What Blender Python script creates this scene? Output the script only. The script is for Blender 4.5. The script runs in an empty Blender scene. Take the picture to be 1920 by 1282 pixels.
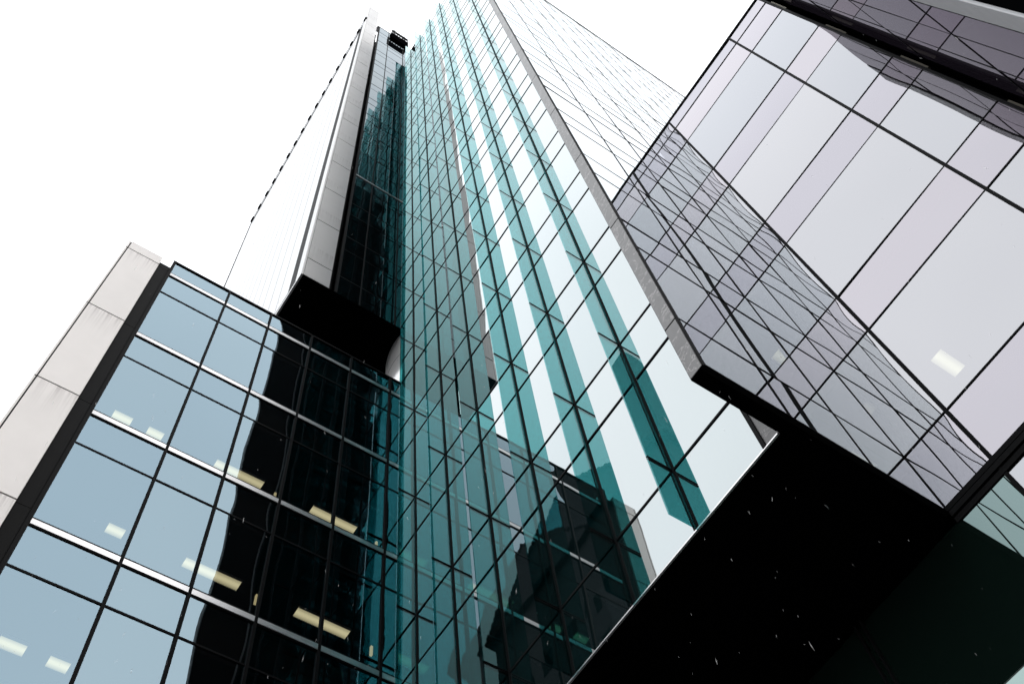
import bpy, bmesh, math, random
from mathutils import Matrix, Vector, Quaternion
random.seed(11)
S = bpy.context.scene
C = S.collection
HC = 1.6                                    # eye height; every z below is metres above the eye

# ------------------------------------------------------------------ camera
cam_d = bpy.data.cameras.new('camera'); cam = bpy.data.objects.new('camera', cam_d); C.objects.link(cam)
RW = Matrix(((0.82868488, -0.55278944, -0.08777915), (-0.47349129, -0.77598200, 0.41672285), (-0.29847503, -0.30376927, -0.90478555)))
cam.matrix_world = Matrix.Translation((0, 0, HC)) @ RW.transposed().to_4x4()
cam_d.sensor_width = 36.0; cam_d.lens = 37.406; cam_d.clip_start = 0.05; cam_d.clip_end = 3000
S.camera = cam
# ------------------------------------------------------------------ sky, sun, exposure
SUN_EL, SUN_DIR = math.radians(28), (0.25, -1.0)
SUN_AZ = math.atan2(SUN_DIR[0], SUN_DIR[1])
w = bpy.data.worlds.new('World'); S.world = w; w.use_nodes = True
nt = w.node_tree; N = nt.nodes; L = nt.links; N.clear()
out = N.new('ShaderNodeOutputWorld'); bg = N.new('ShaderNodeBackground'); bg.inputs['Strength'].default_value = 0.1
sky = N.new('ShaderNodeTexSky'); sky.sky_type = 'NISHITA'; sky.sun_disc = False
sky.sun_elevation = SUN_EL; sky.sun_rotation = SUN_AZ
tc = N.new('ShaderNodeTexCoord'); nz = N.new('ShaderNodeTexNoise'); nz.inputs['Scale'].default_value = 2.2; nz.inputs['Detail'].default_value = 3
rmp = N.new('ShaderNodeMapRange'); rmp.inputs[1].default_value = .3; rmp.inputs[2].default_value = .7; rmp.inputs[3].default_value = .84; rmp.inputs[4].default_value = .95
mx = N.new('ShaderNodeMix'); mx.data_type = 'RGBA'
mx.inputs[7].default_value = (20.5, 21.0, 21.6, 1)         # the white cloud sheet
L.new(tc.outputs['Generated'], nz.inputs['Vector']); L.new(nz.outputs['Fac'], rmp.inputs[0]); L.new(rmp.outputs[0], mx.inputs[0])
L.new(sky.outputs[0], mx.inputs[6]); L.new(mx.outputs[2], bg.inputs['Color']); L.new(bg.outputs[0], out.inputs['Surface'])
sd = bpy.data.lights.new('sun', 'SUN'); sd.energy = 1.5; sd.angle = math.radians(14); sd.color = (1, .96, .9)
so = bpy.data.objects.new('sun', sd); C.objects.link(so)
v = Vector((SUN_DIR[0], SUN_DIR[1], 0)).normalized() * math.cos(SUN_EL); v.z = math.sin(SUN_EL)
so.rotation_euler = v.to_track_quat('Z', 'Y').to_euler(); so.location = (-20, -12, 60)
S.view_settings.view_transform = 'Standard'; S.view_settings.look = 'None'; S.view_settings.exposure = 0; S.view_settings.gamma = 1
S.cycles.max_bounces = 14; S.cycles.glossy_bounces = 8; S.cycles.transparent_max_bounces = 80; S.cycles.diffuse_bounces = 3
S.cycles.caustics_reflective = False; S.cycles.caustics_refractive = False

# ------------------------------------------------------------------ materials
def mat(name):
    m = bpy.data.materials.new(name); m.use_nodes = True
    n = m.node_tree.nodes; n.clear()
    return m, n, m.node_tree.links, n.new('ShaderNodeOutputMaterial')

def glass(name, refl, r0, rmax=.95, trans=None, base=(.006, .008, .009), rough=0.0, bump=.0, bscale=.6, power=5, dust=.0, vary=.05):
    """architectural glass: coated mirror reflection over a see-through or dark pane"""
    m, n, l, o = mat(name)
    lw = n.new('ShaderNodeLayerWeight'); lw.inputs['Blend'].default_value = .5
    pw = n.new('ShaderNodeMath'); pw.operation = 'POWER'; pw.inputs[1].default_value = power
    mr = n.new('ShaderNodeMapRange'); mr.inputs[3].default_value = r0; mr.inputs[4].default_value = rmax
    l.new(lw.outputs['Facing'], pw.inputs[0]); l.new(pw.outputs[0], mr.inputs[0])
    gl = n.new('ShaderNodeBsdfGlossy'); gl.inputs['Roughness'].default_value = rough; gl.inputs['Color'].default_value = (*refl, 1)
    # coatings lose their tint towards grazing angles
    cm = n.new('ShaderNodeMix'); cm.data_type = 'RGBA'; cm.inputs[6].default_value = (*refl, 1); cm.inputs[7].default_value = (1, 1, 1, 1)
    if vary:                                 # batches of glass differ a little from pane to pane
        oi = n.new('ShaderNodeObjectInfo'); vm = n.new('ShaderNodeMix'); vm.data_type = 'RGBA'
        vm.inputs[6].default_value = (*[c*(1-vary)*k for c, k in zip(refl, (.985, 1, 1))], 1); vm.inputs[7].default_value = (*[min(1, c*(1+vary)*k) for c, k in zip(refl, (1, .985, 1))], 1)
        l.new(oi.outputs['Random'], vm.inputs[0]); l.new(vm.outputs[2], cm.inputs[6])
    l.new(pw.outputs[0], cm.inputs[0]); l.new(cm.outputs[2], gl.inputs['Color'])
    if trans:
        b = n.new('ShaderNodeBsdfTransparent'); b.inputs['Color'].default_value = (*trans, 1)
    else:
        b = n.new('ShaderNodeBsdfDiffuse'); b.inputs['Color'].default_value = (*base, 1)
    if bump:
        t = n.new('ShaderNodeTexCoord'); z = n.new('ShaderNodeTexNoise'); z.inputs['Scale'].default_value = bscale; z.inputs['Detail'].default_value = 1.5
        bp = n.new('ShaderNodeBump'); bp.inputs['Strength'].default_value = 1; bp.inputs['Distance'].default_value = bump
        l.new(t.outputs['Object'], z.inputs['Vector']); l.new(z.outputs['Fac'], bp.inputs['Height']); l.new(bp.outputs[0], gl.inputs['Normal'])
    ms = n.new('ShaderNodeMixShader'); l.new(mr.outputs[0], ms.inputs[0]); l.new(b.outputs[0], ms.inputs[1]); l.new(gl.outputs[0], ms.inputs[2])
    top = ms
    if dust:                                 # dried rain spots and dust film
        t = n.new('ShaderNodeTexCoord'); z = n.new('ShaderNodeTexNoise'); z.inputs['Scale'].default_value = 60; z.inputs['Detail'].default_value = 4
        r = n.new('ShaderNodeMapRange'); r.inputs[1].default_value = .45; r.inputs[2].default_value = .8; r.inputs[3].default_value = 0; r.inputs[4].default_value = dust
        df = n.new('ShaderNodeBsdfDiffuse'); df.inputs['Color'].default_value = (.5, .5, .5, 1)
        m2 = n.new('ShaderNodeMixShader'); l.new(t.outputs['Object'], z.inputs['Vector']); l.new(z.outputs['Fac'], r.inputs[0]); l.new(r.outputs[0], m2.inputs[0])
        l.new(ms.outputs[0], m2.inputs[1]); l.new(df.outputs[0], m2.inputs[2]); top = m2
    l.new(top.outputs[0], o.inputs['Surface'])
    return m

def paint(name, col, rough=.5, metal=0.0, spec=.5, var=.0, vscale=3.0, stretch=(1, 1, 1), bump=0.0):
    m, n, l, o = mat(name)
    p = n.new('ShaderNodeBsdfPrincipled'); p.inputs['Roughness'].default_value = rough; p.inputs['Metallic'].default_value = metal
    p.inputs['Specular IOR Level'].default_value = spec; p.inputs['Base Color'].default_value = (*col, 1)
    if var:
        t = n.new('ShaderNodeTexCoord'); mp = n.new('ShaderNodeMapping'); mp.inputs['Scale'].default_value = stretch
        z = n.new('ShaderNodeTexNoise'); z.inputs['Scale'].default_value = vscale; z.inputs['Detail'].default_value = 6
        r = n.new('ShaderNodeMix'); r.data_type = 'RGBA'
        r.inputs[6].default_value = (*[max(0, c*(1-var)) for c in col], 1); r.inputs[7].default_value = (*[min(1, c*(1+var)) for c in col], 1)
        l.new(t.outputs['Object'], mp.inputs[0]); l.new(mp.outputs[0], z.inputs['Vector']); l.new(z.outputs['Fac'], r.inputs[0]); l.new(r.outputs[2], p.inputs['Base Color'])
        if bump:
            bp = n.new('ShaderNodeBump'); bp.inputs['Distance'].default_value = bump; l.new(z.outputs['Fac'], bp.inputs['Height']); l.new(bp.outputs[0], p.inputs['Normal'])
    l.new(p.outputs[0], o.inputs['Surface'])
    return m

def emit(name, col, st):
    m, n, l, o = mat(name); e = n.new('ShaderNodeEmission'); e.inputs[0].default_value = (*col, 1); e.inputs[1].default_value = st
    l.new(e.outputs[0], o.inputs['Surface']); return m

def panel_mat(name, col, period, z0):
    """light metal cladding with rain streaks that run down from the joints"""
    m, n, l, o = mat(name)
    p = n.new('ShaderNodeBsdfPrincipled'); p.inputs['Roughness'].default_value = .45
    t = n.new('ShaderNodeTexCoord'); sx = n.new('ShaderNodeSeparateXYZ'); l.new(t.outputs['Object'], sx.inputs[0])
    a = n.new('ShaderNodeMath'); a.operation = 'SUBTRACT'; a.inputs[1].default_value = z0; l.new(sx.outputs['Z'], a.inputs[0])
    b = n.new('ShaderNodeMath'); b.operation = 'DIVIDE'; b.inputs[1].default_value = period; l.new(a.outputs[0], b.inputs[0])
    f = n.new('ShaderNodeMath'); f.operation = 'FLOORED_MODULO'; f.inputs[1].default_value = 1; l.new(b.outputs[0], f.inputs[0])
    k = n.new('ShaderNodeMapRange'); k.inputs[1].default_value = .5; k.inputs[2].default_value = 1.0; l.new(f.outputs[0], k.inputs[0])
    k2 = n.new('ShaderNodeMath'); k2.operation = 'POWER'; k2.inputs[1].default_value = 3; l.new(k.outputs[0], k2.inputs[0])
    mp = n.new('ShaderNodeMapping'); mp.inputs['Scale'].default_value = (14, 14, .35); l.new(t.outputs['Object'], mp.inputs[0])
    z = n.new('ShaderNodeTexNoise'); z.inputs['Scale'].default_value = 1.6; z.inputs['Detail'].default_value = 5; l.new(mp.outputs[0], z.inputs['Vector'])
    zr = n.new('ShaderNodeMapRange'); zr.inputs[1].default_value = .42; zr.inputs[2].default_value = .75; zr.inputs[4].default_value = .6; l.new(z.outputs['Fac'], zr.inputs[0])
    mu = n.new('ShaderNodeMath'); mu.operation = 'MULTIPLY'; l.new(zr.outputs[0], mu.inputs[0]); l.new(k2.outputs[0], mu.inputs[1])
    z2 = n.new('ShaderNodeTexNoise'); z2.inputs['Scale'].default_value = 1.3; z2.inputs['Detail'].default_value = 5; l.new(t.outputs['Object'], z2.inputs['Vector'])
    c1 = n.new('ShaderNodeMix'); c1.data_type = 'RGBA'; c1.inputs[6].default_value = (*[c*.9 for c in col], 1); c1.inputs[7].default_value = (*[min(1, c*1.08) for c in col], 1)
    l.new(z2.outputs['Fac'], c1.inputs[0])
    c2 = n.new('ShaderNodeMix'); c2.data_type = 'RGBA'; c2.inputs[7].default_value = (.22, .19, .19, 1); l.new(mu.outputs[0], c2.inputs[0]); l.new(c1.outputs[2], c2.inputs[6])
    l.new(c2.outputs[2], p.inputs['Base Color']); l.new(p.outputs[0], o.inputs['Surface'])
    return m

def marble_mat(name, dark, light):
    m, n, l, o = mat(name)
    p = n.new('ShaderNodeBsdfPrincipled'); p.inputs['Roughness'].default_value = .35
    t = n.new('ShaderNodeTexCoord')
    z = n.new('ShaderNodeTexNoise'); z.inputs['Scale'].default_value = 2.2; z.inputs['Detail'].default_value = 9; z.inputs['Distortion'].default_value = 2.2; l.new(t.outputs['Object'], z.inputs['Vector'])
    ad = n.new('ShaderNodeVectorMath'); ad.operation = 'SCALE'; ad.inputs[3].default_value = .55; l.new(z.outputs['Color'], ad.inputs[0])
    a2 = n.new('ShaderNodeVectorMath'); l.new(t.outputs['Object'], a2.inputs[0]); l.new(ad.outputs[0], a2.inputs[1])
    wv = n.new('ShaderNodeTexNoise'); wv.inputs['Scale'].default_value = 3.4; wv.inputs['Detail'].default_value = 3; l.new(a2.outputs[0], wv.inputs['Vector'])
    ab = n.new('ShaderNodeMath'); ab.operation = 'SUBTRACT'; ab.inputs[1].default_value = .5; l.new(wv.outputs['Fac'], ab.inputs[0])
    aa = n.new('ShaderNodeMath'); aa.operation = 'ABSOLUTE'; l.new(ab.outputs[0], aa.inputs[0])
    vr = n.new('ShaderNodeMapRange'); vr.inputs[1].default_value = 0; vr.inputs[2].default_value = .022; vr.inputs[3].default_value = .55; vr.inputs[4].default_value = 0; l.new(aa.outputs[0], vr.inputs[0])
    c1 = n.new('ShaderNodeMix'); c1.data_type = 'RGBA'; c1.inputs[6].default_value = (*dark, 1); c1.inputs[7].default_value = (*light, 1); l.new(z.outputs['Fac'], c1.inputs[0])
    c2 = n.new('ShaderNodeMix'); c2.data_type = 'RGBA'; c2.inputs[7].default_value = (.5, .47, .46, 1); l.new(vr.outputs[0], c2.inputs[0]); l.new(c1.outputs[2], c2.inputs[6])
    l.new(c2.outputs[2], p.inputs['Base Color']); l.new(p.outputs[0], o.inputs['Surface'])
    return m

M = {}
M['tower_glass'] = glass('tower_glass', (.90, .97, .985), .41, 1.0, base=(.004, .012, .013), bump=.0006, bscale=1.2)
M['side_glass'] = glass('side_glass', (.82, .90, .94), .34, 1.0, trans=(.30, .32, .34))
M['office_glass'] = glass('office_glass', (.65, .86, 1.0), .28, 1.0, trans=(.60, .58, .54), bump=.0009, bscale=1.0)
M['upper_glass'] = glass('upper_glass', (.80, .92, 1.0), .07, 1.0, power=7, base=(.003, .004, .005), bump=.0009, bscale=1.0)
M['pale_glass'] = glass('pale_glass', (.94, .90, .99), .345, .95, vary=.06, trans=(.40, .40, .42))
M['lower_glass'] = glass('lower_glass', (.74, .95, .90), .32, .95, base=(.006, .014, .011))
M['cool_glass'] = glass('cool_glass', (.925, .93, .985), .36, .95, vary=.06, trans=(.38, .41, .42))
M['plum_glass'] = glass('plum_glass', (.80, .66, .84), .10, .42, base=(.03, .022, .034), bump=.0006, bscale=.8, dust=.05)
M['fin_glass'] = glass('fin_glass', (.55, .87, .88), .02, 1.0, trans=(.22, .55, .56), power=3.9, vary=0)
M['dark_glass'] = glass('dark_glass', (.7, .95, .85), .06, .5, base=(.004, .007, .006), rough=.12)
M['black'] = paint('black_metal', (.004, .004, .0045), .6, spec=.06)
M['charcoal'] = paint('charcoal_metal', (.005, .005, .0055), .6, spec=.06, var=.3, vscale=5)
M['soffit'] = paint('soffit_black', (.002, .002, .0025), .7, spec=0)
M['alu'] = paint('aluminium', (.72, .70, .70), .3, metal=.9, var=.08, vscale=8, stretch=(6, 6, .4))
M['white'] = paint('white_metal', (.82, .82, .82), .4)
M['cladding'] = paint('white_cladding', (.79, .79, .79), .35)
M['steel'] = paint('steel', (.86, .85, .84), .28, metal=.55)
M['panel'] = panel_mat('pale_panel', (.83, .80, .79), 3.29, 23.72 + HC)
M['blade'] = panel_mat('blade_panel', (.60, .595, .595), 3.53, 29.0 + HC)
M['marble'] = marble_mat('grey_marble', (.045, .043, .043), (.15, .142, .138))
M['grey'] = paint('grey_render', (.66, .66, .68), .7, var=.12, vscale=4)
M['tan'] = paint('tan_ceiling', (.20, .18, .135), .7, var=.08)
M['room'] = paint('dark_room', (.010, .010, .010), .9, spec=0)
M['lamp'] = emit('lamp_light', (1, .94, .60), 1.0)
_n = M['lamp'].node_tree.nodes; _l = M['lamp'].node_tree.links; _e = [x for x in _n if x.type == 'EMISSION'][0]
_t = _n.new('ShaderNodeTexCoord'); _s = _n.new('ShaderNodeSeparateXYZ'); _m = _n.new('ShaderNodeMath'); _m.operation = 'PINGPONG'; _m.inputs[1].default_value = .5
_r = _n.new('ShaderNodeMapRange'); _r.inputs[1].default_value = 0; _r.inputs[2].default_value = .4; _r.inputs[3].default_value = .5; _r.inputs[4].default_value = 1.15   # brightest along the tube
_l.new(_t.outputs['Generated'], _s.inputs[0]); _l.new(_s.outputs['Y'], _m.inputs[0]); _l.new(_m.outputs[0], _r.inputs[0]); _l.new(_r.outputs[0], _e.inputs[1])
M['lamp_small'] = emit('lamp_small_light', (1, .88, .5), .7)
M['lobby'] = emit('lobby_light', (.93, .97, 1), .95)
M['concrete'] = paint('concrete', (.06, .06, .06), .85, var=.2, vscale=2)
M['asphalt'] = paint('asphalt', (.05, .05, .052), .9, var=.3, vscale=12)
M['paving'] = paint('paving', (.16, .155, .15), .85, var=.25, vscale=9)
M['brick'] = paint('old_brick', (.05, .042, .038), .9, var=.4, vscale=14)
M['tile'] = paint('roof_tile', (.045, .035, .032), .85, var=.4, vscale=9)
M['bark'] = paint('bark', (.03, .026, .022), .9, var=.3, vscale=9)

# ------------------------------------------------------------------ builders
class MB:
    def __init__(s): s.v = []; s.f = []; s.m = []; s.smooth = []
    def add(s, vs, fs, mi=0, sm=False):
        b = len(s.v); s.v += [Vector(x) for x in vs]
        for f in fs: s.f.append([b+i for i in f]); s.m.append(mi); s.smooth.append(sm)
    def box(s, x0, x1, y0, y1, z0, z1, mi=0):
        if x0 > x1: x0, x1 = x1, x0
        if y0 > y1: y0, y1 = y1, y0
        s.add([(x0,y0,z0),(x1,y0,z0),(x1,y1,z0),(x0,y1,z0),(x0,y0,z1),(x1,y0,z1),(x1,y1,z1),(x0,y1,z1)],
              [(0,3,2,1),(4,5,6,7),(0,1,5,4),(1,2,6,5),(2,3,7,6),(3,0,4,7)], mi)
    def bar(s, a, b, r0, r1=None, n=8, mi=0):
        a = Vector(a); b = Vector(b); r1 = r0 if r1 is None else r1
        d = (b-a).normalized(); u = d.orthogonal().normalized(); w_ = d.cross(u)
        vs = []
        for p, r in ((a, r0), (b, r1)):
            for k in range(n):
                t = 2*math.pi*k/n; vs.append(p + (u*math.cos(t) + w_*math.sin(t))*r)
        fs = [(k, (k+1) % n, n+(k+1) % n, n+k) for k in range(n)] + [tuple(reversed(range(n))), tuple(range(n, 2*n))]
        s.add(vs, fs, mi, True)
    def pane(s, o, u, v_, n_, lu, lv, sag, tu, tv, mi=0, nu=6, nv=8):
        """slightly pillowed, slightly tilted pane; o = lower corner, u v_ in-plane axes, n_ outward"""
        o, u, v_, n_ = Vector(o), Vector(u), Vector(v_), Vector(n_)
        vs = []
        for j in range(nv+1):
            for i in range(nu+1):
                a, b = i/nu, j/nv
                h = sag*16*a*(1-a)*b*(1-b) + tu*(a-.5)*lu + tv*(b-.5)*lv
                vs.append(o + u*(a*lu) + v_*(b*lv) + n_*h)
        fs = []
        flip = u.cross(v_).dot(n_) < 0
        for j in range(nv):
            for i in range(nu):
                q = j*(nu+1)+i; f = (q, q+1, q+nu+2, q+nu+1)
                fs.append(tuple(reversed(f)) if flip else f)
        s.add(vs, fs, mi, True)
    def build(s, name, mats, parent=None, bev=0):
        if not isinstance(mats, (list, tuple)): mats = [mats]
        me = bpy.data.meshes.new(name)
        off = Vector((0, 0, HC)) - (parent_loc(parent) if parent else Vector((0, 0, 0)))
        me.from_pydata([tuple(x+off) for x in s.v], [], s.f); me.update()
        for m in mats: me.materials.append(m)
        for p, mi, sm in zip(me.polygons, s.m, s.smooth): p.material_index = mi; p.use_smooth = sm
        ob = bpy.data.objects.new(name, me); C.objects.link(ob)
        if parent: ob.parent = parent
        if bev:
            b = ob.modifiers.new('bevel', 'BEVEL'); b.width = bev; b.segments = 2; b.limit_method = 'ANGLE'
        return ob

def parent_loc(o):
    l_ = Vector(o.location)
    while o.parent: o = o.parent; l_ += Vector(o.location)
    return l_

def thing(name, label, cat, loc, group=None):
    o = bpy.data.objects.new(name, None); C.objects.link(o); o.location = (loc[0], loc[1], loc[2]+HC)
    o['label'] = label; o['category'] = cat
    if group: o['group'] = group
    return o
def tag(o, label, cat, group=None):
    o['label'] = label; o['category'] = cat
    if group: o['group'] = group
    return o
def structure(o): o['kind'] = 'structure'; return o
def stuff(o): o['kind'] = 'stuff'; return o
def part(name, m, parent, fn, bev=0):
    b = MB(); fn(b); return b.build(name, m, parent, bev)
K = 8.655/12.15                              # the recess buildings are laid out on a plane at x = 12.15 and brought to x = 8.655
def pk(name, m, parent, fn, bev=0):
    b = MB(); fn(b); b.v = [x*K for x in b.v]; return b.build(name, m, parent, bev)
rn = lambda a: random.gauss(0, a)
GND = -HC

# ------------------------------------------------------------------ ground
b = MB(); b.add([(-900,-900,GND),(900,-900,GND),(900,900,GND),(-900,900,GND)], [(0,1,2,3)]); structure(b.build('ground', M['asphalt']))
b = MB(); b.add([(-12,-14,GND+.004),(12.1,-14,GND+.004),(12.1,10.5,GND+.004),(-12,10.5,GND+.004)], [(0,1,2,3)]); structure(b.build('pavement', M['paving']))

# ------------------------------------------------------------------ the tower of teal glass (front on x = 6.25, side on y = 2.43)
XT, YS, Z0, YL = 6.25, 2.43, 9.70, 10.605
TOPT, TOPS = 71.5, 67.0
FL = [10.927 + 3.655*k for k in range(17)]                 # floor joints
SP = [f - 1.225 for f in FL]                               # heads of the vision panes
tower = thing('glass_tower', 'tall teal glass tower with projecting vertical glass fins and a grey marble corner pier', 'tower', (9, 6, 0))
YC = [2.874, 4.09, 5.293, 6.51, 7.712, 8.865, 10.0, 10.575]
def front_pane(mb, y0, y1, z0, z1):
    mb.pane((XT, y0, z0), (0,1,0), (0,0,1), (-1,0,0), y1-y0, z1-z0, random.choice((.0012, .0008, -.0006, .0004)), rn(.0022), rn(.0016))
rows = [(Z0, FL[0])] + [(FL[k], FL[k+1] if k < 16 else TOPT) for k in range(17)]
late = MB()
for r, (za, zb) in enumerate(rows):
    for c in range(7):
        mb = MB() if r < 14 else late
        if r == 0: front_pane(mb, YC[c], YC[c+1], za, zb)
        else:
            zm = min(za + 2.43, zb - .2)
            front_pane(mb, YC[c], YC[c+1], za, zm); front_pane(mb, YC[c], YC[c+1], zm, zb)
        if r < 14: mb.build('window', M['tower_glass'], tower)
stuff(late.build('window', M['tower_glass'], tower))
for k, z in enumerate(FL + SP[1:]):
    part('transom', M['black'], tower, lambda q: q.box(XT-.012, XT+.05, YC[0], YC[-1], z-.018, z+.018))
for y in YC[1:-1]:
    part('mullion', M['black'], tower, lambda q: q.box(XT-.018, XT+.08, y-.038, y+.038, Z0, TOPT), .004)
part('mullion', M['black'], tower, lambda q: q.box(XT-.02, XT+.05, 2.874-.03, 2.874+.02, Z0, TOPT))
def fin(q, y):
    x0, x1 = XT-.40, XT-.020
    zs = [Z0] + FL[:] + [TOPT + .25]
    for a, b_ in zip(zs[:-1], zs[1:]):
        q.box(x0, x1, y-.010, y+.010, a+.012, b_-.012)
    for z in FL:                                            # paired clamping strips at each joint
        q.box(x0+.002, x1, y-.014, y+.014, z-.030, z-.012, 1); q.box(x0+.002, x1, y-.014, y+.014, z+.012, z+.024, 1)
for y in YC[1:-1]:
    part('glass_fin', [M['fin_glass'], M['black']], tower, lambda q: fin(q, y))
part('edge_trim', M['alu'], tower, lambda q: q.box(XT-.014, XT+.012, 2.66, YC[-1], Z0-.026, Z0-.004))
# corner pier: box of marble standing forward of the glass, with joints
def pier(q):
    zs = [Z0] + FL + [TOPS + 4.6]
    for a, b_ in zip(zs[:-1], zs[1:]):
        q.box(5.03, XT+.02, 2.45, 2.64, a+(.012 if a > Z0 else 0), b_-.012)
    q.box(5.06, XT, 2.47, 2.62, Z0+.02, TOPS+4.5, 1)
part('corner_pier', [M['marble'], M['black']], tower, pier, .008)
part('pier_shade_panel', M['black'], tower, lambda q: q.box(5.06, XT-.01, 2.642, 2.655, Z0+.02, TOPS+4))  # added black sheet that keeps the pier's inner face dark in reflections
part('pier_base', M['soffit'], tower, lambda q: q.box(5.032, XT+.05, 2.432, 2.638, Z0-.02, Z0-.002))
part('marble_strip', M['marble'], tower, lambda q: q.box(XT, XT+.06, 2.64, 2.85, Z0, TOPT))
# side face
XC = [5.055, 6.25, 7.45, 8.655, 9.85, 11.05, 12.14, 13.4, 14.6, 15.8, 17.0, 18.2, 19.4, 20.6, 21.8, 23.0, 24.2, 25.4]
def side_pane(mb, x0, x1, z0, z1):
    mb.pane((x0, YS, z0), (1,0,0), (0,0,1), (0,-1,0), x1-x0, z1-z0, random.choice((.0018, .0012, -.0010)), rn(.0024), rn(.0018))
srows = [(Z0, FL[0])] + [(FL[k], FL[k+1]) for k in range(15)] + [(FL[15], TOPS)]
late = MB()
for r, (za, zb) in enumerate(srows):
    for c in range(len(XC)-1):
        if c > 2 and zb < 25: continue
        own = c <= 5 and r <= 14
        mb = MB() if own else late
        zm = za + 2.43
        if r == 0 or zm > zb-.3: side_pane(mb, XC[c], XC[c+1], za, zb)
        else: side_pane(mb, XC[c], XC[c+1], za, zm); side_pane(mb, XC[c], XC[c+1], zm, zb)
        if own: mb.build('side_window', M['side_glass'], tower)
stuff(late.build('side_window', M['side_glass'], tower))
for z in FL[:16] + SP[1:16]:
    part('side_transom', M['charcoal'], tower, lambda q: q.box(XC[0], 8.65 if z < 25.6 else XC[-1], YS-.008, YS+.05, z-.009, z+.009))
for i, x in enumerate(XC):
    h = .008
    part('side_mullion', M['charcoal'], tower, lambda q: q.box(x-h, x+h, YS-.010, YS+.06, Z0 if i < 4 else 25, TOPS))
part('side_coping', M['grey'], tower, lambda q: q.box(5.1, XC[-1]+.05, YS-.03, YS+.3, TOPS, TOPS+.18))
part('side_trim', M['charcoal'], tower, lambda q: q.box(5.04, 8.64, YS-.012, YS+.05, Z0-.025, Z0-.003))
# underside and what stands beneath it
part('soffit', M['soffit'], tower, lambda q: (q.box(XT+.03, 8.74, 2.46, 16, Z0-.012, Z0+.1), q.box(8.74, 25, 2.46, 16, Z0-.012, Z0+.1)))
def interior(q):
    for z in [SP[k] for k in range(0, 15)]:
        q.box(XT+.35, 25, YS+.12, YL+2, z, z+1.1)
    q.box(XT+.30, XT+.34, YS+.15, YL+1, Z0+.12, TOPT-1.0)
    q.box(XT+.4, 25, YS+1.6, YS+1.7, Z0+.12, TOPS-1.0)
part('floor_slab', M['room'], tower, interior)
part('roof_slab', M['grey'], tower, lambda q: (q.box(XT+.3, 25.3, YS+.4, YL+.5, TOPS-.6, TOPS-.2), q.box(XT+.1, 9.5, YS+.4, YL+.3, TOPT-.6, TOPT-.15)))
part('core_wall', M['room'], tower, lambda q: q.box(13, 24, 3.2, 14, GND, Z0-.05))
# ------------------------------------------------------------------ low office block (front on y = 10.605)
office = thing('office_block', 'low office block with pale blue windows, white sill bands and a stained pale end pier', 'building', (2.5, 12.5, -HC))
ROOF = 24.25
ST = [23.60 - 3.325*k for k in range(8)]                    # tops of the white bands
XO = [0.04, 1.452, 2.57, 3.685, 4.80, 5.92, 6.245]
def off_pane(mb, x0, x1, z0, z1, sag=1):
    mb.pane((x0, YL, z0), (1,0,0), (0,0,1), (0,-1,0), x1-x0, z1-z0, random.choice((.0030, .0020, -.0018, .0036))*sag, rn(.0016), rn(.0014))
for c in range(6):
    part('window', M['office_glass'], office, lambda q: off_pane(q, XO[c], XO[c+1], ST[0], ROOF))
    for k in range(7):
        def f(q):
            off_pane(q, XO[c], XO[c+1], ST[k+1], ST[k+1]+2.22); off_pane(q, XO[c], XO[c+1], ST[k+1]+2.22, ST[k]-.155, .6)
        part('window', M['office_glass'], office, f)
for z in ST:
    part('sill_band', M['alu'], office, lambda q: q.box(XO[0], XO[-1], YL-.03, YL+.02, z-.150, z-.030))
    part('band_gasket', M['black'], office, lambda q: (q.box(XO[0], XO[-1], YL-.018, YL+.04, z-.030, z+.016), q.box(XO[0], XO[-1], YL-.018, YL+.04, z-.178, z-.150)))
    part('transom', M['black'], office, lambda q: q.box(XO[0], XO[-1], YL-.012, YL+.04, z+2.215-3.325+.0-.019+3.325-3.325, z+2.215-3.325+.019))
for x in XO[1:-1]:
    part('mullion', M['black'], office, lambda q: q.box(x-.026, x+.026, YL-.036, YL+.05, -1, ROOF))
part('edge_mullion', M['black'], office, lambda q: q.box(-.02, .05, YL-.03, YL+.1, -1, ROOF+.06))
part('roof_edge', M['charcoal'], office, lambda q: q.box(-.02, 6.24, YL-.03, YL+.25, ROOF, ROOF+.055))
part('roof', M['charcoal'], office, lambda q: q.box(-.3, 9.9, YL+.25, 27, ROOF-.15, ROOF))
part('recess_panel', M['charcoal'], office, lambda q: [q.box(-.27, -.02, YL+.03, YL+.2, a+.012, b_) for a, b_ in zip([-1]+[23.72-3.29*k for k in range(7, -1, -1)], [23.72-3.29*k for k in range(7, -1, -1)]+[23.95])])
pj = [-1.2] + [23.72 - 3.29*k for k in range(7, -1, -1)] + [24.17]
def pilaster(q):
    for a, b_ in zip(pj[:-1], pj[1:]):
        q.box(-1.030, -.272, YL-.02, YL+.9, a+.018, b_-.016); q.box(-1.095, -1.056, YL-.018, YL+.9, a+.018, b_-.016)
    q.box(-1.08, -.28, YL+.0, YL+.85, -1.2, 24.12, 1)
part('end_pier', [M['panel'], M['black']], office, pilaster, .004)
for k in range(7):
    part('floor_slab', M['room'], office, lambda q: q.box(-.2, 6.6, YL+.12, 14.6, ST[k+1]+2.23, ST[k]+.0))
part('interior_wall', M['room'], office, lambda q: (q.box(-.2, 6.6, 14.6, 14.8, -1, ROOF-.2), q.box(-.25, -.1, YL+.3, 14.6, -1, ROOF-.2), q.box(6.62, 6.7, YL+.1, 14.6, -1, ROOF-.2)))
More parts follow.
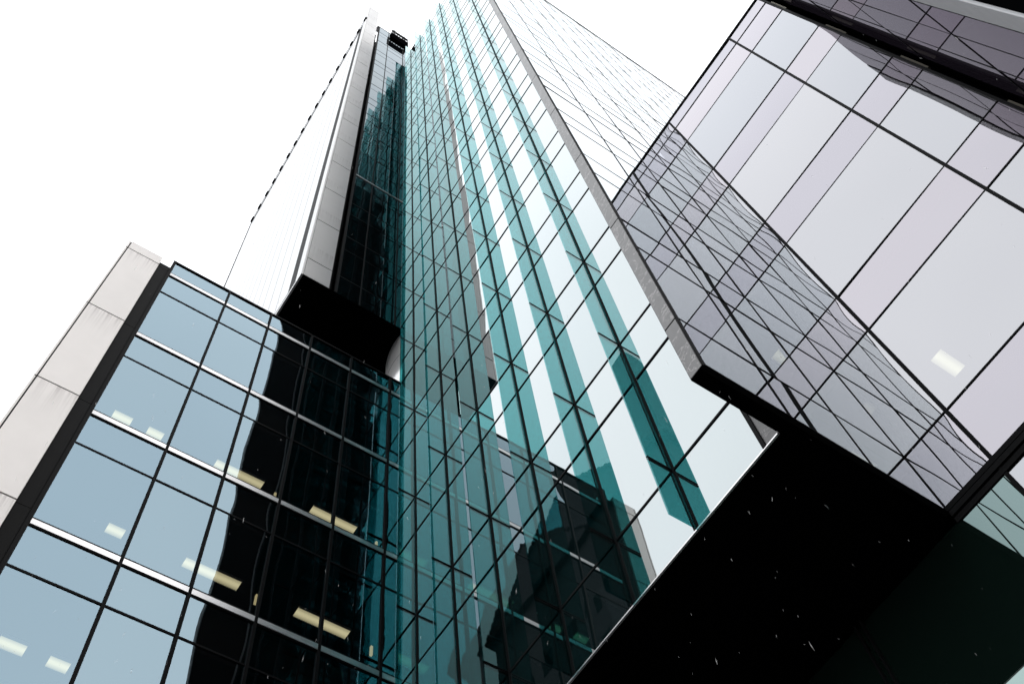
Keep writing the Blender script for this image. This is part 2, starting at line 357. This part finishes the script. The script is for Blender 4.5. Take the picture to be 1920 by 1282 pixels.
LAMPS = [(.41,.80,19.15,'short ceiling lamp in second window row, left of the pair by the end pier'),(1.14,1.47,19.15,'short ceiling lamp in second window row, right of the pair by the end pier'),
  (1.19,1.50,15.83,'single short ceiling lamp in the third row of windows near the end pier'),
  (.46,.86,12.50,'short ceiling lamp in lowest row of windows, left one at photo bottom edge'),(1.2,1.51,12.50,'short ceiling lamp in lowest row of windows, right one at photo bottom edge'),
  (2.63,3.70,19.15,'long yellow ceiling lamp crossing the edge of the dark reflection, upper one'),(2.63,3.70,15.83,'long yellow ceiling lamp crossing the edge of the dark reflection, lower one'),
  (4.84,5.90,19.15,'long yellow ceiling lamp behind dark glass near the teal tower, upper one'),(4.84,5.92,15.83,'long yellow ceiling lamp behind dark glass near the teal tower, lower one')]
def lamp(x0, x1, y0, y1, z, label, group):
    t = thing('ceiling_lamp', label, 'ceiling lamp', ((x0+x1)/2, (y0+y1)/2, z), group)
    part('housing', M['white'], t, lambda q: (q.box(x0, x1, y0-.015, y0, z-.05, z-.002), q.box(x0, x1, y1, y1+.015, z-.05, z-.002)))
    part('diffuser', M['lamp'], t, lambda q: q.box(x0+.004, x1-.004, y0, y1, z-.04, z-.004))
for x0, x1, z, lb in LAMPS:
    k = min(range(7), key=lambda i: abs(ST[i+1]+2.23-z))
    lamp(x0, x1, 11.74, 11.96, ST[k+1]+2.225, lb, 'office ceiling lamps')
for (x, z, lb) in ((4.02, 19.2, 'tiny upright wall lamp beside the upper left long lamp'), (6.45, 19.2, 'tiny upright wall lamp beside the upper right long lamp'),
                   (4.07, 15.9, 'tiny upright wall lamp beside the lower left long lamp'), (6.45, 15.9, 'tiny upright wall lamp beside the lower right long lamp')):
    t = thing('wall_lamp', lb, 'wall lamp', (x, 11.9, z-.3), 'small wall lamps')
    part('backplate', M['black'], t, lambda q: q.box(x-.04, x+.04, 11.93, 11.96, z-.32, z+.02))
    part('tube', M['lamp_small'], t, lambda q: q.box(x-.022, x+.022, 11.88, 11.93, z-.29, z-.02))

# ------------------------------------------------------------------ upper tower over the terrace
UB, UT = 27.70, 77.0
upper = thing('upper_tower', 'upper tower with pale metal blade, dark windows and long white side above the low roof', 'tower', (4.6, 14, ROOF))
JU = [29.02 + 3.53*k for k in range(14)]
XU = [4.14, 4.86, 6.01, 6.245]
for c in range(3):
    zs = [UB] + JU + [UT]
    for a, b_ in zip(zs[:-1], zs[1:]):
        def f(q):
            for p0, p1 in (((a, a+2.3), (a+2.3, b_)) if b_-a > 2.8 else ((a, b_),)):
                q.pane((XU[c], YL, p0), (1,0,0), (0,0,1), (0,-1,0), XU[c+1]-XU[c], p1-p0, random.choice((.0016, -.0012, .001)), rn(.0024), rn(.002))
        part('window', M['upper_glass'], upper, f)
for z in JU:
    if abs(z-39.6) < .1: part('metal_band', M['alu'], upper, lambda q: q.box(XU[0], XU[-1], YL-.03, YL+.02, z-.05, z+.05))
    else: part('transom', M['black'], upper, lambda q: q.box(XU[0], XU[-1], YL-.008, YL+.04, z-.02, z+.02))
    part('transom', M['black'], upper, lambda q: q.box(XU[0], XU[-1], YL-.006, YL+.04, z+2.3-.012, z+2.3+.012))
for x in XU[1:-1]:
    part('mullion', M['black'], upper, lambda q: q.box(x-.022, x+.022, YL-.012, YL+.05, UB, UT))
part('recess_panel', M['black'], upper, lambda q: q.box(3.90, 4.07, YL+.30, YL+.5, UB+.02, 75.0))
part('edge_mullion', M['charcoal'], upper, lambda q: q.box(4.06, 4.145, YL-.02, YL+.08, UB, UT))
part('roof_edge', M['grey'], upper, lambda q: q.box(3.95, 6.24, YL-.02, YL+.4, UT, UT+.12))
def blade(q):
    zs = [UB] + JU + [78.5, 83.2]
    for a, b_ in zip(zs[:-1], zs[1:]):
        q.box(3.10, 3.89, YL-.02, YL+.34, a+(.028 if a > UB else 0), b_-.022)
    q.box(3.12, 3.87, YL+.02, YL+.33, UB+.05, 83.1, 1)
part('blade', [M['blade'], M['black']], upper, blade, .006)
part('blade_return', M['white'], upper, lambda q: q.box(3.03, 3.085, YL-.015, YL+.36, UB+.142, 83.15))
part('shadow_gap', M['black'], upper, lambda q: (q.box(3.045, 3.5, YL+.36, YL+.86, UB, 75.8), q.box(3.048, 3.5, YL+.86, 25, UB+.15, UB+.42)))
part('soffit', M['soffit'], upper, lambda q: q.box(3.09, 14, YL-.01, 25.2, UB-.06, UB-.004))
part('soffit_trim', M['white'], upper, lambda q: q.box(3.03, 3.085, YL-.015, 25, UB-.02, UB+.14))
YE = 25.3
def cladding(q):
    n_ = 16
    for i in range(n_):
        ya = YL+.86 + (YE-YL-.86)*i/n_; yb = YL+.86 + (YE-YL-.86)*(i+1)/n_
        def zt(y): return 76.4 - (y-YL)*.478
        x0 = 3.06
        q.add([(x0, ya+.014, UB), (x0, yb-.014, UB), (x0, yb-.014, zt(yb)), (x0, ya+.014, zt(ya))], [(0, 3, 2, 1)])
part('side_cladding', M['cladding'], upper, cladding)
part('side_backing', M['charcoal'], upper, lambda q: q.add([(3.08,YL+.86,UB),(3.08,YE,UB),(3.08,YE,69.3),(3.08,YL+.86,75.9),(8,YL+.86,UB),(8,YE,UB),(8,YE,69.3),(8,YL+.86,75.9)], [(0,3,2,1),(4,5,6,7),(0,1,5,4),(1,2,6,5),(2,3,7,6),(3,0,4,7)]))
part('side_edge', M['charcoal'], upper, lambda q: q.box(3.02, 3.14, YE-.06, YE+.06, UB, 69.35))
def rail(q):
    zt = lambda y: 76.5 - (y-YL)*.478
    q.bar((2.98, YL-.1, zt(YL-.1)+.35), (2.98, YE-.2, zt(YE)+.35), .02); q.bar((3.04, YL-.1, zt(YL-.1)), (3.04, YE, zt(YE)), .03)
    for i in range(17):
        y = YL + .05 + i*(YE-YL-.3)/16
        q.box(2.93, 3.06, y-.14, y+.16, zt(y)+.05, zt(y)+.5)
part('roof_rail', M['black'], upper, rail)

cr = thing('window_cradle', 'black window cleaning cradle hanging under the upper tower roof edge', 'cradle', (5.6, 10.4, 73.4))
part('deck', M['soffit'], cr, lambda q: q.box(4.93, 6.2, 10.32, 10.55, 74.0, 74.12))
part('side_panel', M['soffit'], cr, lambda q: (q.box(4.93, 6.2, 10.29, 10.32, 74.0, 75.9), q.box(4.90, 4.93, 10.29, 10.55, 74.0, 75.9), q.box(6.2, 6.23, 10.29, 10.55, 74.0, 75.9)))
def crail(q):
    for z in (76.5, 77.0): q.bar((4.93, 10.3, z), (6.2, 10.3, z), .04)
    for i in range(7): x = 4.95 + i*.205; q.bar((x, 10.3, 76.0), (x, 10.3, 77.0), .03)
part('hand_rail', M['charcoal'], cr, crail)
part('hoist_arm', M['grey'], cr, lambda q: (q.bar((5.2, 10.35, 76.0), (5.2, 10.35, 78.0), .05), q.bar((6.0, 10.35, 76.0), (6.0, 10.35, 78.0), .05), q.bar((5.2, 10.35, 78.0), (5.2, 11.6, 77.3), .07), q.bar((6.0, 10.35, 78.0), (6.0, 11.6, 77.3), .07)))

t = thing('steel_column', 'fat silver steel column between the low roof and the black underside', 'column', (8.1, 11.05, ROOF))
def colm(q): q.bar((8.12, 11.02, ROOF), (8.12, 11.02, UB-.06), 1.86, n=96)
part('shaft', M['steel'], t, colm)
part('joint_ring', M['charcoal'], t, lambda q: q.bar((8.12, 11.02, 26.35), (8.12, 11.02, 26.365), 1.863, n=96))

# ------------------------------------------------------------------ pale building in the recess (x = 12.15)
XW = 12.15
pale = thing('mirror_building', 'pale lilac mirror glass building with large panes between the tower and the dark wing', 'building', (14, 0, GND))
ZP = [36.72, 35.80, 34.05, 30.70, 28.96, 25.57, 23.87, 20.45, 18.74, 15.34, 13.72]
ZL = [13.36, 10.23, 8.52, 5.1, 3.4, 0.0, -1.7]
YB = [9.2, 5.77]                             # further bays under the tower
YW = [3.405, 2.34, -1.095, -2.66]
SWING = 0.0
def wpane(q, y0, y1, z0, z1, a=0):
    q.pane((XW, y1, z0), (0,1,0), (0,0,1), (-1,0,0), y0-y1, z1-z0, random.choice((.005, .0032, -.003, .0042)), rn(.0026) + a, rn(.0022))
for zz in (ZP, ZL):
    for za, zb in zip(zz[:-1], zz[1:]):
        for c in range(3):
            pk('window', M['lower_glass'] if (c == 0 and za < 13.4) else M['pale_glass'] if za-zb < 2 else M['cool_glass'], pale, lambda q: wpane(q, YW[c], YW[c+1], zb, za, SWING))
for za, zb in zip(ZL[:-1], ZL[1:]):
    for y0, y1 in ((9.2, 5.77), (5.77, 3.405)):
        pk('window', M['lower_glass'], pale, lambda q: wpane(q, y0, y1, zb, za))
for y in YB: pk('mullion', M['black'], pale, lambda q: (q.box(XW-.05, XW+.06, y-.09, y-.05, -1.9, 13.4), q.box(XW-.05, XW+.06, y+.05, y+.09, -1.9, 13.4)))
for z in ZL[1:]: pk('transom', M['black'], pale, lambda q: q.box(XW-.014, XW+.06, YW[0], 9.2, z-.02, z+.02))
for z in ZP[:-1] + ZL[1:]:
    pk('transom', M['black'], pale, lambda q: q.box(XW-.014, XW+.06, YW[-1], YW[0], z-.020, z+.020))
for z in (13.70, 13.54, 13.38):
    pk('transom', M['charcoal'] if z == 13.54 else M['black'], pale, lambda q: q.box(XW-(.05 if z == 13.54 else .03), XW+.06, YW[-1], YW[0], z-.06, z+.06))
pk('mullion', M['black'], pale, lambda q: q.box(XW-.022, XW+.06, -1.095-.036, -1.095+.036, -1, 36.74))
pk('corner_mullion', M['black'], pale, lambda q: q.box(XW-.022, XW+.08, 2.34-.034, 2.34+.036, -1.9, 36.78))
pk('end_mullion', M['black'], pale, lambda q: q.box(XW-.05, XW+.12, -2.70, -2.64, -1, 36.78))
pk('roof_edge', M['black'], pale, lambda q: q.box(XW-.04, XW+.3, YW[-1], 3.40, 36.74, 36.83))
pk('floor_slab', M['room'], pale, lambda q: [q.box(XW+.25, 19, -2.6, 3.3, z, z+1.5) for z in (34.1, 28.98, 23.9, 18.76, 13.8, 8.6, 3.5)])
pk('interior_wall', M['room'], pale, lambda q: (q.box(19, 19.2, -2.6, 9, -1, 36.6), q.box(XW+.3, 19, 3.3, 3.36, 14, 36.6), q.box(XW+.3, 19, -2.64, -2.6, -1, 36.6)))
pk('roof', M['grey'], pale, lambda q: q.box(XW+.3, 19.2, -2.6, 3.36, 36.4, 36.7))
pk('recess', M['soffit'], pale, lambda q: (q.box(12.75, 12.95, -3.3, -2.64, -1, 38), q.box(12.16, 12.75, -2.96, -2.89, -1, 38)))
for z0, z1 in ((34.05, 35.8), (28.96, 30.7), (23.87, 25.57), (18.74, 20.45)): pk('return_panel', M['tan'], pale, lambda q: q.box(12.26, 12.34, -2.78, -2.71, z0+.1, z1-.1))
lamp(9.79, 10.28, 1.325, 1.545, 13.36, 'broad cream ceiling lamp behind the big lilac pane', 'recess ceiling lamps')
lamp(7.72, 7.9, 2.56, 2.74, SP[1]-.006, 'small cream ceiling lamp behind the grey side glass of the teal tower', 'recess ceiling lamps')

# ------------------------------------------------------------------ dark plum wing, upper right (y = -3.1)
YR = -2.88
wing = thing('plum_glass_wing', 'dark plum glass wing with a grey edge pier at the upper right', 'building', (10.5, -4.5, GND))
WZ = [33.9, 29.3, 24.2, 19.1, 14.0, 8.9, 3.8, 0.0]
WX = [8.60, 9.76, 10.92, 12.12]
for za, zb in zip(WZ[:-1], WZ[1:]):
    for c in range(3):
        pk('window', M['plum_glass'], wing, lambda q: q.pane((WX[c], YR, zb), (1,0,0), (0,0,1), (0,1,0), WX[c+1]-WX[c], za-zb, .0012, rn(.0016), rn(.0012)))
for z in WZ[1:]: pk('transom', M['black'], wing, lambda q: q.box(WX[0], WX[-1], YR-.05, YR+.010, z-.02, z+.02))
for x in WX[1:-1]: pk('mullion', M['charcoal'], wing, lambda q: q.box(x-.012, x+.012, YR-.05, YR+.006, 1, 33.9))
pk('edge_pier', M['grey'], wing, lambda q: q.box(7.95, 8.54, YR-.4, YR+.03, -1, 33.9), .01)
pk('pier_gasket', M['black'], wing, lambda q: q.box(8.54, 8.60, YR-.3, YR+.02, -1, 33.9))
pk('dark_end', M['soffit'], wing, lambda q: q.box(7.88, 7.94, YR-.6, YR-.02, -1, 33.9))
pk('body', M['room'], wing, lambda q: q.box(7.95, 16, -9, YR-.61, -1, 33.8))


dt = thing('blocker', 'dark skyscraper added far behind the viewer to darken double reflections', 'blocker', (-14, -72, GND))  # added tower outside the view, takes bright sky out of the double reflections
part('wall', M['concrete'], dt, lambda q: q.box(-30, -2, -85, -60, GND, 300))
part('facade_band', M['charcoal'], dt, lambda q: [q.box(-30.2, -1.8, -85.2, -59.8, k*4-1, k*4+1.6) for k in range(75)])

ac = thing('added_block', 'dark brick block with a tiled gable roof added behind the viewer to darken double reflections', 'building', (-44, -35, GND))  # added block outside the view, its dark mass shades the mirrored lower front
part('wall', M['brick'], ac, lambda q: (q.box(-48, -40, -51, -26, GND, 100), q.box(-46, -40.5, -31, -26.5, 100, 122)))
part('window', M['dark_glass'], ac, lambda q: [q.box(-40.02, -39.94, -28.5-j*4.2, -27-j*4.2, 8+k*7, 11+k*7) for j in range(5) for k in range(12)])
def groof(q):
    R0, R1, ym = -39.2, -48.6, -38.5
    q.add([(R0,-25.4,98.5),(R1,-25.4,98.5),(R1,ym,109),(R0,ym,109),(R0,-51.6,98.5),(R1,-51.6,98.5)], [(0,1,2,3),(3,2,5,4),(0,3,4),(1,5,2)])
    for i in range(22):
        t_ = i/21
        for sg in (0, 1):
            y = (-25.4 if sg == 0 else -51.6)*(1-t_) + ym*t_
            q.bar((R0+.2, y, 98.6+10.5*t_), (R1, y, 98.6+10.5*t_), .5 if i % 2 else .34, n=7)
part('roof', M['tile'], ac, groof)

# ------------------------------------------------------------------ drizzle in the air
def drizzle(q):
    Ri = RW.transposed()
    for i in range(300):
        d = random.uniform(3.2, 9)
        p = Ri @ Vector((random.uniform(-.48, .48)*d, random.uniform(-.325, .325)*d, -d))
        ln, rr = random.uniform(.008, .024), random.uniform(.0012, .0022)
        ax = Vector((rn(.15), rn(.15), 1)).normalized()
        u = ax.orthogonal().normalized(); v_ = ax.cross(u)
        ring = [p + (u*math.cos(t) + v_*math.sin(t))*rr for t in [k*math.pi/3 for k in range(6)]]
        vs = ring + [p + ax*ln, p - ax*ln]
        q.add(vs, [(k, (k+1) % 6, 6) for k in range(6)] + [((k+1) % 6, k, 7) for k in range(6)], 0, True)
m_, n_, l_, o_ = mat('rain_water')
t_ = n_.new('ShaderNodeBsdfTransparent'); d_ = n_.new('ShaderNodeBsdfDiffuse'); d_.inputs[0].default_value = (.9, .9, .9, 1)
x_ = n_.new('ShaderNodeMixShader'); x_.inputs[0].default_value = .15
l_.new(t_.outputs[0], x_.inputs[1]); l_.new(d_.outputs[0], x_.inputs[2]); l_.new(x_.outputs[0], o_.inputs['Surface'])
q = MB(); drizzle(q); stuff(q.build('rain', m_))
